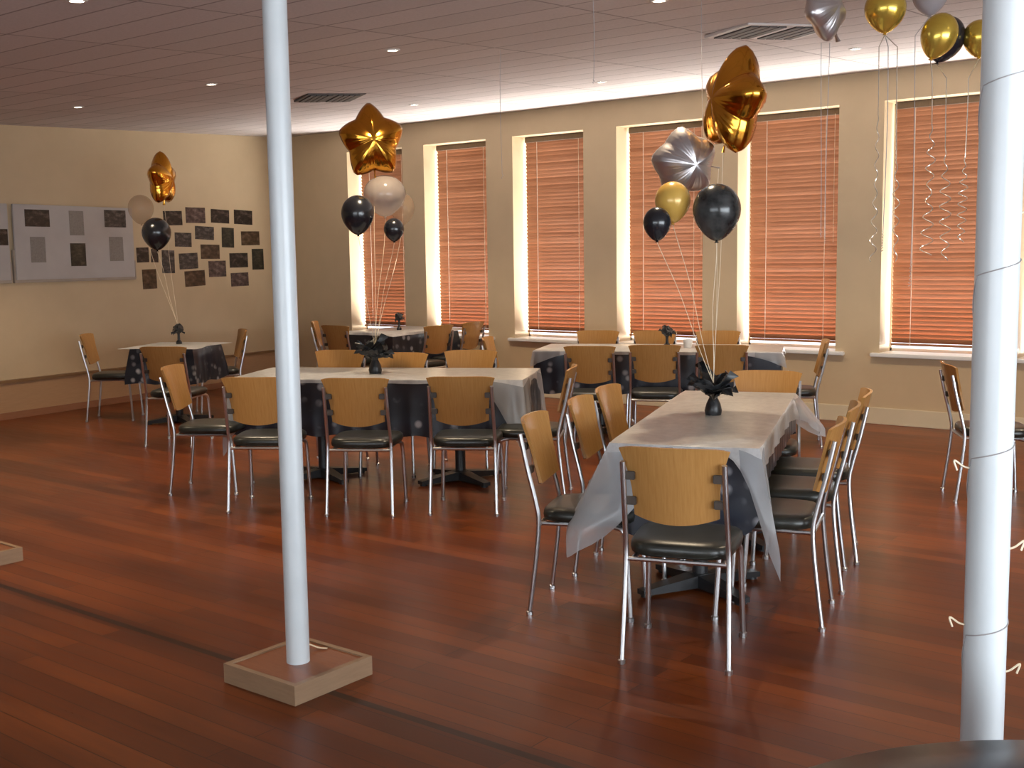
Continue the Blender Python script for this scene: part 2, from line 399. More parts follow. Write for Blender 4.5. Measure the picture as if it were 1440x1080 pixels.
# ------------------------------------------------------------------ ceiling fittings
def downlight(x, y, label):
    t = thing('downlight', label, 'ceiling light', (x, y, zc(x)), 0, 'small round downlights in the ceiling')
    t.rotation_euler = (0, -atan2(.05146, 1), 0)
    bm = bmesh.new(); lathe(bm, [(.030, -.001), (.034, -.007), (.047, -.006), (.052, .001)], 20); obj('trim_ring', bm, M['trimring'], t)
    bm = bmesh.new(); lathe(bm, [(0, -.004), (.022, -.0035), (.029, -.0015)], 16); obj('bulb', bm, M['lamp'], t)
    ld = bpy.data.lights.new('downlight_lamp', 'SPOT'); ld.energy = SPOT; ld.color = (1, .80, .55); ld.spot_size = radians(110); ld.spot_blend = .8; ld.shadow_soft_size = .03
    lo = bpy.data.objects.new('downlight_lamp', ld); COL.objects.link(lo); lo.location = (x, y, zc(x) - .03)
SPOT = 105
for x, y, lab in [(3.071, 4.941, 'small lit downlight at the top edge of the photo, left of the slim white post'),
                  (5.627, 7.286, 'small lit downlight just left of the slim white post'),
                  (5.492, 5.239, 'small lit downlight above and right of the gold star by the slim post'),
                  (5.658, 9.172, 'small lit downlight nearest the photo wall'),
                  (5.367, 3.178, 'small lit downlight at the top edge, right of centre'),
                  (8.343, 3.277, 'small lit downlight below the ceiling balloons near the windows'),
                  (8.424, 5.569, 'faint downlight near the windows, left of the big gold star')]:
    downlight(x, y, lab)
for x, y in [(8.35, 7.7), (3.0, 7.3), (5.4, 1.0), (8.3, 1.0)]:
    downlight(x, y, 'small round downlight outside the photo')
def vent(cx, cy, rz, sx, sy, mats, label):
    t = thing('ceiling_vent', label, 'vent', (cx, cy, zc(cx)), rz)
    t.rotation_euler = (0, -atan2(.05146, 1), rz)
    obj('vent_frame', box((-sx, -sy, -.014), (sx, sy, .004), .004), mats[0], t, smooth=False)
    for s in (-1, 1):
        bm = bmesh.new()
        x0, x1 = (-sx * .86, -sx * .08) if s < 0 else (sx * .08, sx * .86)
        for j in range(4):
            a0 = x0 + (x1 - x0) * j / 4
            bm_box(bm, (a0, -sy * .84, -.022), (a0 + (x1 - x0) / 4 * .8, sy * .84, -.013))
        obj('louvre_panel', bm, mats[1], t, smooth=False)
vent(6.93, 3.27, radians(-28), .36, .24, (M['ventwhite'], M['ventgrey']), 'square ceiling vent with two dark grey louvre panels beside the ceiling balloons')
vent(7.1, 7.55, radians(-28), .26, .26, (M['ventgrey'], M['ventgrey']), 'dark ceiling vent just right of the slim white post')

# ------------------------------------------------------------------ posts on plinths
def plinth(x0, y0, x1, y1, label):
    t = thing('post_plinth', label, 'plinth', ((x0 + x1) / 2, (y0 + y1) / 2, 0), 0, 'timber plinths around the posts')
    a, b = (x1 - x0) / 2, (y1 - y0) / 2
    bm = bmesh.new(); r = .022
    for lo, hi in (((-a, -b), (a, -b + r)), ((-a, b - r), (a, b)), ((-a, -b + r), (-a + r, b - r)), ((a - r, -b + r), (a, b - r))):
        bm_box(bm, (*lo, 0), (*hi, .072))
    obj('rim', bm, M['plinthrim'], t, smooth=False)
    obj('top_board', box((-a + r, -b + r, 0), (a - r, b - r, .066)), M['plinthtop'], t, smooth=False)
    return t
def post(x, y, r, z0, label):
    o = thing('support_post', label, 'post', (x, y, z0), 0, 'white round steel posts')
    bm = bmesh.new(); h = zc(x) - z0; lathe(bm, [(r, 0), (r, h * .25), (r, h * .5), (r, h - .002)], 40); obj('pole', bm, M['white'], o)
    bm = bmesh.new(); lathe(bm, [(r + .001, h - .03), (r + .014, h - .012), (r + .014, h - .001), (r + .001, h - .001)], 32); obj('collar', bm, M['white'], o)
    return o
PL = (2.725, 3.16)
plinth(2.535, 2.965, 2.915, 3.355, 'square timber plinth with pale rim at the foot of the slim white post')
post(PL[0], PL[1], .043, .066, 'slim white round post standing on a square timber plinth, left of centre')
plinth(2.63, 5.63, 3.01, 6.02, 'pale corner of a timber plinth cut off by the left edge')
PR = (2.336, .625)
post(PR[0], PR[1], .041, 0, 'near white round post at the right edge, wound with thin ribbon')
# paper scrap behind the post
bm = bmesh.new(); tube(bm, smooth_path([(0, 0, .005), (.03, -.02, .03), (.07, -.06, .008), (.09, -.09, .005)], 4), .007, 6, .35)
o = tag(obj('ribbon_scrap', bm, M['ribbon']), 'pale scrap of curled ribbon lying on the plinth behind the slim post', 'ribbon'); o.location = (2.785, 3.255, .066)
# ribbon wound round the near post, with loose curled ends
bm = bmesh.new(); pts = []
for k in range(0, 7 * 48 + 1):
    a = TAU * k / 48; turn = a / TAU; fr = turn % 1
    z = .42 + .36 * (int(turn) + (fr / .5 * .10 if fr < .5 else .10 + (fr - .5) / .5 * .90))
    pts.append((PR[0] + (.0422) * cos(a + 2.4), PR[1] + .0422 * sin(a + 2.4), z))
tube(bm, pts, .0012, 5)
o = thing('wound_ribbon', 'thin grey ribbon wound around the near white post', 'ribbon', (0, 0, 0))
obj('strand', bm, M['greyribbon'], o)
for z, sgn in ((1.12, -1), (.955, 1), (.80, -1), (1.62, 1), (.70, 1)):
    v = R0 * sgn; b0 = Vector((PR[0], PR[1], z)) + v * .0425
    bm = bmesh.new(); tube(bm, smooth_path([b0, b0 + v * .012 + Vector((0, 0, .004)), b0 + v * .03 + Vector((0, 0, .016)), b0 + v * .024 + Vector((0, 0, -.004))], 5), .0022, 5)
    obj('curled_end', bm, M['ribbon'], o)

# ------------------------------------------------------------------ display on the end wall
def wall_box(s0, z0, s1, z1, o0, o1, bev=0, tilt=0):
    bm = bmesh.new(); bm_box(bm, (-(s1 - s0) / 2, 0, -(z1 - z0) / 2), ((s1 - s0) / 2, (o1 - o0), (z1 - z0) / 2), bev)
    c = lw((s0 + s1) / 2, (z0 + z1) / 2, o0); rot = atan2(LD.y, LD.x)
    m = Matrix.Translation(c) @ Matrix.Rotation(rot, 4, 'Z') @ Matrix.Scale(-1, 4, (0, 1, 0)) @ Matrix.Rotation(tilt, 4, 'Y')
    bmesh.ops.transform(bm, matrix=m, verts=bm.verts)
    return bm
def centred(o):                     # put the origin at the middle of the mesh
    me = o.data; c = sum((v.co for v in me.vertices), Vector()) / len(me.vertices)
    me.transform(Matrix.Translation(-c)); o.location = c; return o
def display_board(s0, s1, z0, z1, label):
    c = lw((s0 + s1) / 2, (z0 + z1) / 2, 0)
    t = thing('display_board', label, 'board', c)
    o = obj('panel', wall_box(s0, z0, s1, z1, .02, .045, .004), M['board'], t); o.matrix_parent_inverse = Matrix.Translation(-c)
    bm = bmesh.new()
    for sa, za, sb, zb in ((s0 - .012, z0 - .03, s1 + .012, z0), (s0 - .02, z0 - .03, s0, z0 + .3), (s1, z0 - .02, s1 + .02, z0 + .18)):
        b2 = wall_box(sa, za, sb, zb, .0005, .04, .004); me = bpy.data.meshes.new('t'); b2.to_mesh(me); bm.from_mesh(me); b2.free(); bpy.data.meshes.remove(me)
    o = obj('edging', bm, M['boardedge'], t); o.matrix_parent_inverse = Matrix.Translation(-c)
display_board(.25, 1.76, 1.385, 2.14, 'large pale display board holding six prints on the end wall')
display_board(-.75, .19, 1.385, 2.14, 'pale display board cut off by the left edge of the photo')
for (s0, z1, s1, z0), mt, lab in [((.381, 2.091, .674, 1.919), PH[0], 'dark landscape print at the top left of the display board'),
                                  ((.915, 2.091, 1.097, 1.836), M['print_page'], 'grey page at the top middle of the display board'),
                                  ((1.37, 2.112, 1.661, 1.927), PH[2], 'dark landscape print at the top right of the display board'),
                                  ((.428, 1.816, .605, 1.557), M['print_page'], 'grey page at the bottom left of the display board'),
                                  ((.909, 1.753, 1.103, 1.514), PH[4], 'dark upright print at the bottom middle of the display board'),
                                  ((1.418, 1.824, 1.606, 1.562), M['print_page'], 'grey page at the bottom right of the display board'),
                                  ((.02, 1.89, .175, 1.73), PH[0], 'dark print on the board at the left edge of the photo')]:
    tag(centred(obj('print', wall_box(s0, z0, s1, z1, .0455, .0475), mt, smooth=False)), lab, 'print', 'prints on the display boards')
PHOTOS = [((2.245, 2.129, 2.532, 1.964), 0, 'first in the top row, beside the orange star balloon'), ((2.59, 2.179, 2.902, 1.996), 3, 'second in the top row, rosy toned'),
          ((2.995, 2.166, 3.301, 2.003), 0, 'third in the top row'), ((3.385, 2.169, 3.707, 1.993), 0, 'last in the top row'),
          ((2.404, 1.881, 2.664, 1.717), 2, 'just right of the far black balloon'), ((2.725, 1.959, 3.033, 1.803), 2, 'grey toned, in the second row under the rosy one'),
          ((3.162, 1.949, 3.37, 1.709), 4, 'upright and dark green, in the second row'), ((3.496, 1.91, 3.823, 1.736), 1, 'golden brown, at the right end of the second row'),
          ((1.828, 1.709, 2.005, 1.542), 0, 'small and dark, next to the display board'), ((2.035, 1.693, 2.143, 1.54), 0, 'narrow and dark, below the far black balloon'),
          ((2.194, 1.677, 2.385, 1.414), 2, 'upright and greyish, lower right of the far black balloon'), ((2.456, 1.643, 2.752, 1.457), 2, 'pale lower half, in the third row left of centre'),
          ((2.804, 1.743, 3.115, 1.572), 1, 'brown, in the middle of the cluster'), ((3.279, 1.64, 3.598, 1.462), 0, 'dark, third row on the right'),
          ((3.676, 1.691, 3.885, 1.43), 4, 'upright, dark bordered, rightmost of the cluster'), ((2.922, 1.548, 3.212, 1.355), 3, 'rosy toned, in the lower middle'),
          ((1.895, 1.463, 2.102, 1.242), 1, 'upright and lowest on the left'), ((2.532, 1.436, 2.856, 1.252), 1, 'golden brown, in the bottom row middle'),
          ((3.289, 1.397, 3.597, 1.231), 3, 'in the bottom row at the right')]
for (s0, z1, s1, z0), mi, lab in PHOTOS:
    tag(centred(obj('photograph', wall_box(s0, z0, s1, z1, .0005, .0025, 0, radians(random.uniform(-2, 2))), PH[mi], smooth=False)),
        'pinned photograph on the end wall, ' + lab, 'photograph', 'photographs pinned on the end wall')

# ------------------------------------------------------------------ chairs
def make_chair():
    t = thing('dining_chair', '', 'chair')
    # seat cushion: rounded square, domed
    bm = bmesh.new(); N = 40; rings = []
    for sc, z in ((.90, .408), (.98, .416), (1.0, .435), (.985, .452), (.93, .463), (.7, .468), (.35, .470)):
        ring = []
        for k in range(N):
            a = TAU * k / N; ca, sa = cos(a), sin(a); rr = (abs(ca) ** 4.5 + abs(sa) ** 4.5) ** (-1 / 4.5)
            x = .205 * rr * ca * sc; y = .205 * rr * sa * sc * (1 + .05 * ca)
            ring.append(bm.verts.new((x + .01, y, z)))
        rings.append(ring)
    for A, B in zip(rings, rings[1:]):
        for k in range(N): bm.faces.new((A[k], A[(k + 1) % N], B[(k + 1) % N], B[k]))
    bm.faces.new(rings[0][::-1]); bm.faces.new(rings[-1])
    obj('seat', bm, M['vinyl'], t, autos=60)
    def pan(u, v):
        s = min(1, max(0, (v - .05) / .95)); w = .160 + .012 * s + .034 * max(0, (s - .35) / .65) ** 1.6
        z0 = .548 + .028 * u * u; z1 = .850 - .012 * abs(u) ** 6
        z = z0 + (z1 - z0) * v
        x = -.215 - .24 * (z - .55) + .038 * u * u
        return (x, u * w, z)
    obj('backrest', slab(pan, 16, 10, (-.013, 0, -.001)), M['ply'], t, autos=50)
    for s in (1, -1):
        for z in (.635, .735):
            x = -.215 - .24 * (z - .55) + .02
            obj('bracket', box((x - .024, min(s * .145, s * .188), z - .016), (x - .006, max(s * .145, s * .188), z + .016), .003), M['bracket'], t, smooth=False)
    for s in (1, -1):
        bm = bmesh.new()
        path = smooth_path([(-.272, s * .188, .79), (-.240, s * .190, .64), (-.205, s * .193, .50), (-.192, s * .195, .41), (-.205, s * .198, .25), (-.235, s * .203, .012)], 5)
        tube(bm, path, .0105, 10); lathe(bm, [(.015, 0), (.015, .014), (.011, .018)], 10, (-.235, s * .203, 0))
        obj('leg', bm, M['chrome'], t)
        bm = bmesh.new()
        path = smooth_path([(.13, s * .165, .40), (.175, s * .182, .385), (.188, s * .188, .33), (.20, s * .193, .15), (.208, s * .197, .012)], 5)
        tube(bm, path, .0115, 10); lathe(bm, [(.0165, 0), (.0165, .016), (.012, .02)], 10, (.208, s * .197, 0))
        obj('leg', bm, M['chrome'], t)
    bm = bmesh.new()
    for a, b in (((.15, -.17, .4), (.15, .17, .4)), ((-.19, -.19, .4), (-.19, .19, .4)), ((-.19, -.17, .4), (.15, -.165, .4)), ((-.19, .17, .4), (.15, .165, .4))):
        tube(bm, [a, b], .009, 8)
    obj('seat_frame', bm, M['chrome'], t)
    return t
proto = None
def chair(tx, ty, head, label, group):
    """tx,ty = ground point under the middle of the top edge of the backrest"""
    global proto
    h = radians(head)
    if proto is None: proto = make_chair(); o = proto
    else: o = copy_tree(proto)
    o.location = (tx + cos(h) * .285, ty + sin(h) * .285, 0); o.rotation_euler = (0, 0, h)
    o['label'] = label; o['group'] = group
    return o
gA = 'chairs around the nearest long table'
chair(3.576, 2.063, 19, 'nearest honey plywood chair, its back to us at the end of the near table', gA)
chair(4.00, 3.04, -68, 'nearest of three chairs along the left side of the near table', gA)
chair(4.614, 3.215, -71, 'middle of three chairs along the left side of the near table', gA)
chair(5.10, 3.37, -74, 'farthest of three chairs along the left side of the near table', gA)
chair(4.56, 1.815, 107, 'nearest of the chairs along the right side of the near table', gA)
chair(5.10, 1.96, 110, 'middle of the chairs along the right side of the near table', gA)
chair(5.62, 2.10, 112, 'farthest of the chairs along the right side of the near table', gA)
chair(6.30, 2.98, 200, 'chair at the far end of the near table, facing us', gA)
gB = 'chairs around the long table behind the slim post'
chair(4.408, 5.432, 33, 'chair with its back to us, partly behind the slim white post', gB)
chair(4.694, 4.862, 32, 'chair with its back to us, just right of the slim white post', gB)
chair(5.077, 4.366, 32, 'chair with its back to us, rightmost at the table behind the slim post', gB)
chair(4.60, 6.55, -55, 'chair side-on at the left end of the table behind the slim post', gB)
chair(5.96, 4.15, 120, 'pale chair side-on at the right end of the table behind the slim post', gB)
chair(6.12, 6.46, 206, 'chair across the table behind the slim post, nearest the post', gB)
chair(6.18, 5.87, 208, 'chair across the table behind the slim post, behind the black weight', gB)
chair(6.60, 5.55, 209, 'chair across the table behind the slim post, at the right end', gB)
gC = 'chairs around the small table by the photo wall'
chair(5.62, 8.08, 30, 'chair with its back to us at the small table by the photo wall', gC)
chair(6.24, 10.25, -48, 'chair left of the small table by the photo wall, facing right', gC)
chair(7.50, 9.33, 150, 'chair right of the small table by the photo wall, facing left', gC)
gD = 'chairs around the table in the far corner'
chair(8.82, 9.78, -50, 'leftmost chair at the table in the far corner, seen edge-on', gD)
chair(8.36, 8.95, 2, 'chair at the left side of the table in the far corner, second from left', gD)
chair(8.88, 7.88, 84, 'chair at the right side of the table in the far corner, nearer the pair', gD)
chair(9.52, 7.94, 95, 'rightmost chair at the table in the far corner, under the second window', gD)
gE = 'chairs around the table by the windows'
chair(7.33, 4.97, 26, 'left chair of three with backs to us at the table by the windows', gE)
chair(7.66, 4.58, 27, 'middle chair of three with backs to us at the table by the windows', gE)
chair(7.90, 4.12, 28, 'right chair of three with backs to us at the table by the windows', gE)
chair(7.72, 6.34, -62, 'chair side-on at the left end of the table by the windows', gE)
chair(8.76, 3.62, 116, 'chair side-on at the right end of the table by the windows', gE)
chair(8.92, 5.94, 203, 'chair on the window side of the table by the windows, leftmost', gE)
chair(9.15, 5.46, 204, 'chair on the window side of the table by the windows, middle', gE)
chair(9.38, 4.93, 205, 'chair on the window side of the table by the windows, rightmost', gE)
chair(7.256, 2.238, -62, 'chair at the table behind the near white post, facing right', 'chairs at the right edge')

# ------------------------------------------------------------------ tables
def make_table(L, W):
    t = thing('pedestal_table', '', 'table')
    obj('table_top', box((-L / 2, -W / 2, .715), (L / 2, W / 2, .742), .004), M['tabletop'], t, smooth=False)
    bm = bmesh.new(); lathe(bm, [(.1, .712), (.1, .70), (.036, .69), (.036, .06), (.055, .045)], 20); obj('column', bm, M['blackmetal'], t)
    bm = bmesh.new()
    for k in range(4):
        a = TAU * (k + .5) / 4; d = Vector((cos(a), sin(a), 0)); n = Vector((-sin(a), cos(a), 0)); prev = None
        for s, w, z in ((.0, .045, .075), (.12, .04, .06), (.33, .028, .035)):
            ring = [bm.verts.new(d * s + n * w * q1 + Vector((0, 0, z if q2 else .012))) for q1, q2 in ((-1, 0), (1, 0), (1, 1), (-1, 1))]
            if prev:
                for i in range(4): bm.faces.new((prev[i], prev[(i + 1) % 4], ring[(i + 1) % 4], ring[i]))
            else: bm.faces.new(ring[::-1])
            prev = ring
        bm.faces.new(prev)
    obj('base', bm, M['blackmetal'], t, smooth=False)
    for k in range(4):
        a = TAU * (k + .5) / 4; bm = bmesh.new(); lathe(bm, [(.026, 0), (.026, .014), (.014, .018)], 12, (cos(a) * .3, sin(a) * .3, 0)); obj('foot', bm, M['blackmetal'], t)
    return t
def ring_points(L, W, rc=.012, step=.02):
    out = []; hx, hy = L / 2, W / 2
    cs = [(hx, hy), (-hx, hy), (-hx, -hy), (hx, -hy)]        # side i runs from corner i to corner i+1: far-y, -x, -y, +x
    for i in range(4):
        a = Vector(cs[i]); b = Vector(cs[(i + 1) % 4]); n = int((b - a).length / step); nrm = [(0, 1), (-1, 0), (0, -1), (1, 0)][i]
        pn = [(1, 0), (0, 1), (-1, 0), (0, -1)][i]; nn = [(-1, 0), (0, -1), (1, 0), (0, 1)][i]
        for k in range(n):
            t = k / n; p = a.lerp(b, t); d0 = (p - a).length; d1 = (p - b).length
            w0 = exp(-(d0 / .10) ** 2); w1 = exp(-(d1 / .10) ** 2)
            o = Vector(nrm) + Vector(pn) * w0 * .999 + Vector(nn) * w1 * .999
            o = Vector((nrm[0], nrm[1])) if o.length < .01 else o.normalized()
            out.append((p, o, min(d0, d1), i, d0, (i if d0 < d1 else (i + 1) % 4)))
    return out
def drape(L, W, ztop, drops, corner=0, flare=None, off=.004, wave=.006, rows=10, cw=(.16,) * 4, seed=0, hem=0, lead=0):
    rnd = random.Random(seed); ph = [rnd.uniform(0, 6) for _ in range(4)]
    P = ring_points(L, W); bm = bmesh.new(); prev = None; first = None; kk = []
    flare = flare or [.1] * 4
    for r in range(rows + 1):
        v = r / rows; ring = []
        for p, o, dc, side, s, ci in P:
            base = drops[side]
            # smooth the change of drop between neighbouring sides
            nb = drops[(ci - 1) % 4] if side == ci else drops[ci]
            mix = .5 * exp(-dc / .05); base = base * (1 - mix) + nb * mix
            k = exp(-(dc / cw[ci]) ** 1.6); kk.append(k)
            cdrop = corner[ci] if isinstance(corner, (list, tuple)) else corner
            D = base + (cdrop - base) * k if cdrop else base
            D *= 1 + hem * sin(s * 23 + ph[side])
            fl = flare[ci] * k * min(1, v * 1.25)
            fold = wave * sin(s * (34 + 6 * side) + ph[side]) * v + (.022 * k * sin(dc * 75 + ph[ci]) * v if cdrop else 0)
            out = off + .004 * min(1, v * 8) + fl + fold * (1 if fold > 0 else .4)
            ring.append(bm.verts.new((p.x + o.x * out, p.y + o.y * out, ztop - D * v - (0 if r else 0))))
        if prev:
            for i in range(len(ring)):
                fc = bm.faces.new((prev[i], prev[(i + 1) % len(ring)], ring[(i + 1) % len(ring)], ring[i]))
                if corner and v > .12 and kk[i] > .12: fc.material_index = 1
        else: first = ring
        prev = ring
    bm.faces.new(first); return bm
def set_table(cx, cy, head, L, W, n, tl, cl, kl, cdrops, kdrops, corner, flare, seed, cw=(.13,) * 4, kflare=.012):
    """n pedestal tables end to end, a black cloth over them and a pale cloth over that"""
    h = radians(head)
    for k in range(n):
        t = make_table(L / n - .006, W); s = (k - (n - 1) / 2) * L / n
        t.location = (cx + cos(h) * s, cy + sin(h) * s, 0); t.rotation_euler = (0, 0, h)
        t['label'] = tl[k]; t['group'] = 'pedestal tables under the party cloths'
    o = obj('black_tablecloth', drape(L, W, .7455, kdrops, 0, [kflare] * 4, .004, .005, 8, seed=seed, hem=.02), M['starry'], autos=50)
    tag(o, kl, 'tablecloth', 'black starry under cloths'); o.location = (cx, cy, 0); o.rotation_euler = (0, 0, h)
    o = obj('pale_tablecloth', drape(L, W, .7505, cdrops, corner, flare, .016, .004, 12, cw=cw, seed=seed + 5, hem=.05), [M['cloth'], M['sheer']], autos=50)
    tag(o, cl, 'tablecloth', 'pale plastic over cloths'); o.location = (cx, cy, 0); o.rotation_euler = (0, 0, h)
# sides in order: left (+y), near end (-x), right (-y), far end (+x); corners: far-left, near-left, near-right, far-right
set_table(5.071, 2.676, 19.8, 1.92, .61, 2, ['near end pedestal table under the nearest long pale cloth', 'far end pedestal table under the nearest long pale cloth'],
          'pale plastic cloth with drooping corners on the nearest long table', 'black starry cloth showing at the end of the nearest long table',
          [.06, .025, .10, .04], [.20, .40, .20, .25], [.2, .50, .52, .26], [.06, .22, .13, .20], 1, (.1, .16, .052, .15))
# here the long side nearest us is -y after turning: heading is along the table towards its right end
set_table(5.71, 5.56, -62, 2.0, .76, 2, ['left pedestal table of the pair behind the slim white post', 'right pedestal table of the pair behind the slim white post'],
          'pale cloth on the long table behind the slim white post', 'black starry cloth behind the three chair backs by the slim post',
          [.03, .03, .028, .03], [.16, .36, .38, .36], [.48, .50, .55, .55], [.04, .13, .07, .06], 2)
set_table(6.64, 9.30, -62, .62, .62, 1, ['small pedestal table by the photo wall'], 'pale cloth on the small table by the photo wall', 'black starry cloth on the small table by the photo wall',
          [.012, .012, .012, .012], [.3, .34, .34, .34], 0, None, 3, kflare=.06)
set_table(9.325, 8.875, 0, 1.05, .75, 1, ['pedestal table in the far corner'], 'pale cloth on the table in the far corner', 'black starry cloth on the table in the far corner',
          [.03, .03, .03, .03], [.2, .34, .34, .3], 0, None, 4, kflare=.05)
set_table(8.50, 5.03, -65.9, 2.04, .74, 2, ['left pedestal table of the pair by the windows', 'right pedestal table of the pair by the windows'],
          'pale cloth on the long table by the windows', 'black starry cloth on the long table by the windows',
          [.03, .03, .028, .03], [.2, .34, .36, .34], [.1, .30, .14, .12], [.02, .07, .03, .03], 5)
set_table(7.72, 1.22, -62, .95, .75, 1, ['pedestal table at the right edge behind the near white post'], 'pale cloth on the table at the right edge behind the near post', 'black starry cloth on the table at the right edge behind the near post',
          [.03, .03, .03, .03], [.34, .36, .36, .34], [.3, .36, .36, .36], [.03, .02, .02, .03], 6)
# the near round table corner at the bottom right
t = thing('round_table', 'near round table cut off by the bottom right corner', 'table', (1.36, .04, 0))
bm = bmesh.new(); lathe(bm, [(0, .742), (.70, .742), (.705, .735), (.705, .72), (.69, .715), (0, .715)], 64); obj('table_top', bm, M['tabletop'], t)
bm = bmesh.new(); lathe(bm, [(.1, .714), (.1, .70), (.04, .69), (.04, .03), (.28, .02), (.3, 0)], 32); obj('column', bm, M['blackmetal'], t)
bm = bmesh.new(); rings = []
for r_, z_ in ((0.01, .7455), (.2, .746), (.4, .7455), (.6, .746), (.705, .7455), (.715, .738), (.722, .69), (.73, .6), (.735, .5), (.74, .42)):
    rings.append([bm.verts.new(((r_ + (.012 * sin(17 * a) * max(0, (.74 - z_)) * 4)) * cos(a), (r_ + (.012 * sin(17 * a) * max(0, (.74 - z_)) * 4)) * sin(a), z_ + (.0015 * sin(40 * r_ + 5 * a) if z_ > .74 else 0))) for a in [TAU * k / 96 for k in range(96)]])
for A, B in zip(rings, rings[1:]):
    for k in range(96): bm.faces.new((A[k], A[(k + 1) % 96], B[(k + 1) % 96], B[k]))
bm.faces.new(rings[0])
o = tag(obj('black_tablecloth', bm, M['starry'], autos=60), 'dark shiny cloth on the near table at the bottom right corner', 'tablecloth'); o.location = (1.36, .04, 0)

# ------------------------------------------------------------------ centrepieces: black weights with tissue
def weight(x, y, z, s, label, seed, tall=0):
    rnd = random.Random(seed)
    t = thing('balloon_weight', label, 'centrepiece', (x, y, z), rnd.uniform(0, 6), 'black centrepieces on the tables')
    bm = bmesh.new(); b0 = .03 * s
    if tall: lathe(bm, [(.028 * s, 0), (.03 * s, .02 * s), (.014 * s, .04 * s), (.012 * s, tall - .04 * s), (.02 * s, tall)], 14)
    else: lathe(bm, [(.034 * s, 0), (.038 * s, .02 * s), (.03 * s, .05 * s), (.018 * s, .075 * s), (.024 * s, .10 * s)], 14)
    obj('base', bm, M['blackfoil'], t)
    h0 = tall if tall else .085 * s
    if tall:
        bm = bmesh.new(); bmesh.ops.create_icosphere(bm, subdivisions=3, radius=.046 * s)
        for v in bm.verts: v.co *= 1 + rnd.uniform(-.13, .13)
        bmesh.ops.translate(bm, vec=(0, 0, tall + .02), verts=bm.verts); obj('pompom', bm, M['blackfoil'], t)
    for k in range(11 if not tall else 9):
        a = TAU * k / 11 * 2.4 + rnd.uniform(-.2, .2); ln = (.15 if not tall else .075) * s * rnd.uniform(.7, 1.1); el = rnd.uniform(.15, 1.25) if not tall else rnd.uniform(-.5, 1.4)
        d = Vector((cos(a) * cos(el), sin(a) * cos(el), sin(el))); n = Vector((-sin(a), cos(a), 0)); u = d.cross(n)
        def pet(uu, v, d=d, n=n, u=u, ln=ln):
            w = ln * .42 * sin(pi * min(1, .12 + v * .88)) ** .7 * (1 - .35 * v)
            return Vector((0, 0, h0)) + d * (ln * v) + n * (uu * w) + u * (ln * .16 * uu * uu + ln * .10 * sin(v * 6 + uu * 5) - ln * .25 * v * v)
        obj('tissue_leaf', slab(pet, 5, 6, u * .0012), M['blackfoil'], t)
    return t
weight(5.051, 2.679, .7507, 1.15, 'black tissue balloon weight on the nearest long table', 1)
weight(5.659, 5.641, .7507, 1.25, 'black tissue balloon weight on the table behind the slim post', 2)
weight(6.70, 9.34, .7507, 1.0, 'black tissue centrepiece with a side sprig on the small table by the photo wall', 3, .13)
weight(9.25, 8.83, .7507, .95, 'black pompom centrepiece on the table in the far corner', 4, .13)
weight(8.56, 4.99, .7507, 1.0, 'black pompom centrepiece on the table by the windows', 5, .12)
t = thing('tealight_cup', 'small white tealight cup on the table by the windows', 'candle holder', (8.62, 4.82, .7507))
bm = bmesh.new(); lathe(bm, [(0, 0), (.032, 0), (.04, .05), (.043, .07), (.038, .07), (.034, .03), (0, .03)], 16); obj('cup', bm, M['cup'], t)
bm = bmesh.new(); lathe(bm, [(0, .0305), (.03, .031), (.03, .05), (.004, .052), (.003, .062), (0, .063)], 12); obj('candle', bm, M['cup'], t)

# ------------------------------------------------------------------ balloons
def at(px, py, d):                  # a point of the place at depth d on the sight line through a photo point
    return Vector((0, 0, 1.55)) + (F + R * ((px - 720) / f) - U * ((py - 540) / f)) * d
def ribbon_path(a, b, sag=.02, seed=0, n=14):
    rnd = random.Random(seed); a, b = Vector(a), Vector(b); pts = []
    w = rnd.uniform(0, 6)
    for k in range(n + 1):
        t = k / n; p = a.lerp(b, t); env = sin(pi * t)
        pts.append(p + Vector((sin(t * 5 + w), cos(t * 4 + w), 0)) * sag * env)
    return pts
def curl_path(top, length, straight, seed, amp=.016):
    rnd = random.Random(seed); pts = []; n = 150; w = rnd.uniform(0, 6); tw = rnd.uniform(5, 9)
    for k in range(n + 1):
        t = k / n; c = max(0, (t - straight) / (1 - straight)); A = amp * min(1, c * 3) * (.35 + .65 * abs(sin(5 * t + w)))
        pts.append(Vector(top) + Vector((A * cos(w + tw * TAU * c) + .02 * sin(3 * t + w) * t, A * sin(w + tw * TAU * c) + .02 * cos(2 * t + w) * t, -length * t + 0)))
    return pts
def add_ribbon(root, pts, mat, r=.0016):
    inv = Matrix.Translation(-root.location)
    bm = bmesh.new(); tube(bm, [inv @ Vector(p) for p in pts], r, 5)
    o = obj('ribbon', bm, mat, root); o.rotation_euler = (0, 0, 0)
    return o
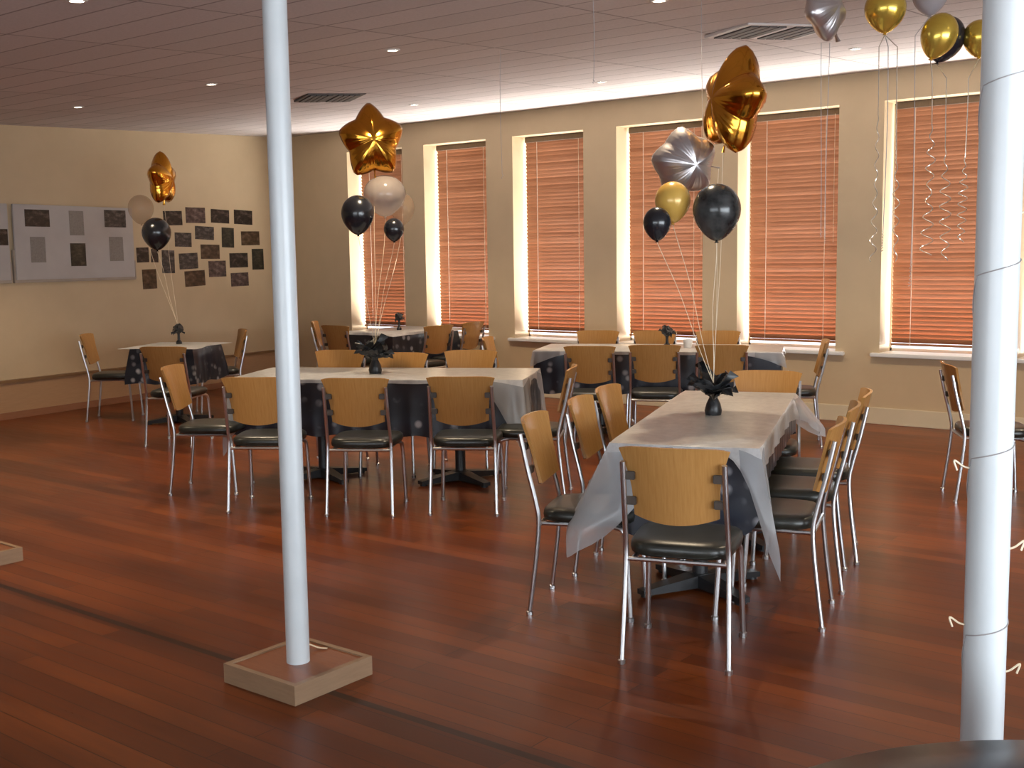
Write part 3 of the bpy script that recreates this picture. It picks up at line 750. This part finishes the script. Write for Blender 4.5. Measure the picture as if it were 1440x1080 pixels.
def latex(c, rx, rz, mat, label, tie=None, group=None, tilt=(0, 0), rmat=None, seed=0, knotmat=None):
    t = thing('latex_balloon', label, 'balloon', c, 0, group)
    prof = []
    n = 18
    for k in range(n + 1):
        th = pi * k / n; z = -cos(th); r = sin(th)
        if z < 0: r *= (1 - .28 * z * z); zz = z * 1.14
        else: zz = z * .95
        prof.append((rx * r if 0 < k < n else 0, rz * zz))
    bm = bmesh.new(); lathe(bm, prof, 28)
    rm = Matrix.Rotation(tilt[0], 4, 'X') @ Matrix.Rotation(tilt[1], 4, 'Y')
    bmesh.ops.transform(bm, matrix=rm, verts=bm.verts); obj('envelope', bm, mat, t, autos=80)
    bm = bmesh.new(); lathe(bm, [(.004, -rz * 1.115), (.007, -rz * 1.16), (.012, -rz * 1.2), (.010, -rz * 1.205)], 10)
    bmesh.ops.transform(bm, matrix=rm, verts=bm.verts); obj('knot', bm, knotmat or mat, t)
    kn = Vector(c) + rm @ Vector((0, 0, -rz * 1.2))
    if tie is not None: add_ribbon(t, ribbon_path(kn, tie, .015, seed), rmat or M['ribbon'])
    return t, kn
def star(c, Rr, thick, norm, spin, mat, label, tie=None, group=None, rmat=None, seed=0, squash=1.0, notch=.70):
    """a puffed five-pointed foil star; norm = facing direction"""
    t = thing('foil_star_balloon', label, 'balloon', c, 0, group)
    bm = bmesh.new(); NA, NR = 100, 12; cols = []
    def rad(a):
        m = ((a + TAU) % (TAU / 5)) / (TAU / 5); m = abs(m - .5) * 2           # 1 at a tip, 0 at a notch
        q = notch + (1 - notch) * m ** 1.25
        return Rr * (q if m < .93 else q - (m - .93) * .45)
    zax = Vector(norm).normalized(); xax = Vector((0, 0, 1)).cross(zax).normalized(); yax = zax.cross(xax)
    def P(a, rr, s):
        m = ((a + TAU) % (TAU / 5)) / (TAU / 5); m = abs(m - .5) * 2
        r = rad(a) * rr
        h = thick * (1 - rr ** 2.2) ** .62 * (1 - .18 * (1 - m) * rr) if rr < 1 else 0
        wr = .05 * thick * sin(a * 40) * rr ** 3 * (1 - rr) * 6
        a2 = a + pi / 2 + spin
        return xax * (r * cos(a2) * squash) + yax * (r * sin(a2)) + zax * (s * (h + wr))
    top = bm.verts.new(P(0, 0, 1)); bot = bm.verts.new(P(0, 0, -1))
    fr = [[bm.verts.new(P(TAU * k / NA, (j / NR) ** .8, 1)) for k in range(NA)] for j in range(1, NR)]
    bk = [[bm.verts.new(P(TAU * k / NA, (j / NR) ** .8, -1)) for k in range(NA)] for j in range(1, NR)]
    rim = [bm.verts.new(P(TAU * k / NA, 1, 0)) for k in range(NA)]
    for ctr, S in ((top, fr + [rim]), (bot, bk + [rim])):
        for k in range(NA):
            bm.faces.new((ctr, S[0][k], S[0][(k + 1) % NA]))
            for A, B in zip(S, S[1:]): bm.faces.new((A[k], B[k], B[(k + 1) % NA], A[(k + 1) % NA]))
    obj('envelope', bm, mat, t, autos=75)
    a = -pi / 2 - 0 + spin; dirv = xax * cos(a) * squash + yax * sin(a)
    nk = dirv * Rr * notch * .97
    bm = bmesh.new(); w = xax * .012
    tube(bm, [nk * .97, nk + dirv * .03, nk + dirv * .06], [.012, .008, .014], 8, .35); obj('neck', bm, mat, t)
    if tie is not None: add_ribbon(t, ribbon_path(Vector(c) + nk + dirv * .06, tie, .012, seed), rmat or M['ribbon'])
    return t
gbA, gbB, gbC, gbD = 'balloons tied to the nearest table', 'balloons tied to the table behind the slim post', 'balloons tied to the table by the photo wall', 'balloons floating under the ceiling'
toC = -F
def facing(yawdeg, up=0):           # camera-ward direction turned about the vertical
    v = Vector((-F.x, -F.y, 0)).normalized(); v.rotate(Matrix.Rotation(radians(yawdeg), 3, 'Z')); v.z = up; return v
tieA = Vector((5.051, 2.679, .7507 + .16)); d = 5.66
star(at(1032, 143, d), .285, .125, facing(-72, .12), radians(-14), M['gold'], 'big gold foil star balloon high above the nearest table, turned side-on', tieA, gbA, seed=1, squash=.88)
star(at(962, 229, d + .12), .185, .13, facing(20, -.15), radians(84), M['silver'], 'silver foil star balloon lying on its side over the nearest table', tieA, gbA, seed=2, notch=.8)
latex(at(946, 282, d - .05), .088, .098, M['goldlatex'], 'gold round balloon below the silver star over the nearest table', tieA, gbA, seed=3)
latex(at(924, 313, d - .2), .067, .078, M['blacklatex'], 'small black balloon lower left in the bunch over the nearest table', tieA, gbA, seed=4)
latex(at(1008, 295, d - .15), .116, .132, M['marble'], 'large black marbled balloon in the bunch over the nearest table', tieA, gbA, seed=5)
tieB = Vector((5.659, 5.641, .7507 + .18)); d = 7.95
star(at(523, 199, d), .275, .12, facing(14, .05), radians(4), M['gold'], 'gold foil star balloon facing us right of the slim white post', tieB, gbB, seed=6, squash=.87, notch=.72)
latex(at(541, 273, d + .1), .150, .140, M['pearl'], 'clear pearl balloon under the gold star by the slim post', tieB, gbB, seed=7)
latex(at(566, 292, d + .35), .088, .11, M['peach'], 'see-through peach balloon behind the pearl one by the slim post', tieB, gbB, seed=8)
latex(at(503, 300, d - .15), .113, .130, M['blacklatex'], 'larger black balloon at the left of the bunch by the slim post', tieB, gbB, seed=9)
latex(at(554, 322, d - .05), .071, .078, M['blacklatex'], 'small black balloon at the bottom of the bunch by the slim post', tieB, gbB, seed=10)
tieC = Vector((6.70, 9.34, .7507 + .17)); d = 11.0
star(at(228, 252, d), .275, .11, facing(86, .0), radians(4), M['gold'], 'orange gold foil star balloon turned side-on in front of the photo wall', tieC, gbC, seed=11)
latex(at(198, 293, d + .1), .122, .138, M['peach'], 'beige see-through balloon in front of the photo wall', tieC, gbC, seed=12)
latex(at(220, 327, d - .1), .137, .150, M['blacklatex'], 'black balloon in front of the pinned photographs', tieC, gbC, seed=13)
# under the ceiling at the top right
d = 5.6
t = star(at(1160, 10, d - .25), .165, .075, facing(48, .1), radians(38), M['silver'], 'silver foil balloon at the top edge beside the ceiling vent', None, gbD, seed=14, notch=.78)
for px, L_, st in ((1155, .95, .96), (1167, .98, .96)): add_ribbon(t, curl_path(at(px, 60, d), L_, st, px, .006), M['greyribbon'], .0016)
t, kn = latex(at(1245, 12, d), .10, .105, M['chromegold'], 'shiny gold pointed balloon at the top edge, left of the paired balloons', None, gbD, seed=15)
for px, L_, st, mt in ((1236, 1.05, .3, M['shinyribbon']), (1249, 1.0, .9, M['greyribbon']), (1262, 1.05, .5, M['shinyribbon'])): add_ribbon(t, [kn] + curl_path(at(px, 66, d), L_, st, px), mt, .0022)
t, kn = latex(at(1308, -6, d + .1), .085, .085, M['pearlgrey'], 'mauve grey balloon at the top edge above the paired gold and black ones', None, gbD, seed=16)
add_ribbon(t, [kn] + curl_path(at(1287, 50, d + .1), 1.25, .9, 16, .01), M['greyribbon'], .0018)
t, kn = latex(at(1321, 48, d - .15), .085, .106, M['chromegold'], 'gold round balloon in front of a black one under the ceiling', None, gbD, tilt=(.25, .2), seed=17)
add_ribbon(t, [kn] + curl_path(at(1311, 110, d - .1), .85, .25, 17, .03), M['shinyribbon'], .0024)
t, kn = latex(at(1330, 53, d + .1), .092, .112, M['blacklatex'], 'black balloon half hidden behind a gold one under the ceiling', None, gbD, tilt=(.25, .2), seed=18)
add_ribbon(t, [kn] + curl_path(at(1331, 110, d + .05), .9, .35, 18, .028), M['shinyribbon'], .0024)
t, kn = latex(at(1377, 52, d + .05), .078, .088, M['chromegold'], 'gold balloon partly hidden by the near white post', None, gbD, seed=19)
add_ribbon(t, [kn] + curl_path(at(1362, 110, d), .80, .45, 19, .022), M['shinyribbon'], .0024)
for px, y1, dd, lab in ((834, 118, 5.6, 'thin grey ribbon hanging from the ceiling left of the big gold star'), (986, 250, 5.9, 'thin grey ribbon hanging beside the big gold star'), (704, 250, 7.6, 'thin grey ribbon hanging from the ceiling between second and third windows')):
    top = at(px, 100, dd); top.z = zc(top.x) - .001; b = at(px, y1, dd)
    bm = bmesh.new(); L_ = top.z - b.z; tube(bm, [Vector(p) - top for p in curl_path(top, L_, .95, px, .008)], .0016, 5)
    o = tag(obj('hanging_ribbon', bm, M['greyribbon']), lab, 'ribbon', 'ribbons hanging from the ceiling'); o.location = top

# ------------------------------------------------------------------ daylight
def area(name, loc, target, sx, sy, power, col):
    ld = bpy.data.lights.new(name, 'AREA'); ld.shape = 'RECTANGLE'; ld.size = sx; ld.size_y = sy; ld.energy = power; ld.color = col
    o = bpy.data.objects.new(name, ld); COL.objects.link(o); o.location = loc
    o.rotation_euler = (Vector(target) - Vector(loc)).to_track_quat('-Z', 'Y').to_euler(); return o
struct(obj('ground_outside', box((WX + WT + .01, -6, -.3), (WX + 9, 18, -.13)), M['outside'], smooth=False))
# daylight outside the row of windows: low light thrown up by the sunlit paving
for k, (y1, y0) in enumerate(WIN):
    area('daylight_paving', (WX + WT + .75, (y0 + y1) / 2 - .15, .35), (WX, (y0 + y1) / 2, 2.0), 1.3, 1.2, 205, (1, .97, .92))
area('daylight_back', ((GX0 + GX1) / 2, YB - .35, 1.3), ((GX0 + GX1) / 2 + 1.0, 4, 1.2), 6.2, 2.1, 390, (.84, .93, 1.0))
area('daylight_near', (XN - .35, .3, 1.35), (3, .6, 1.2), 5.4, 1.4, 100, (.84, .93, 1.0))
wd = bpy.data.worlds.new('world'); SC.world = wd; wd.use_nodes = True
bg = wd.node_tree.nodes['Background']; bg.inputs[0].default_value = (.85, .92, 1, 1); bg.inputs[1].default_value = 2.2
SC.view_settings.view_transform = 'Standard'; SC.view_settings.look = 'None'; SC.view_settings.exposure = .35; SC.view_settings.gamma = 1
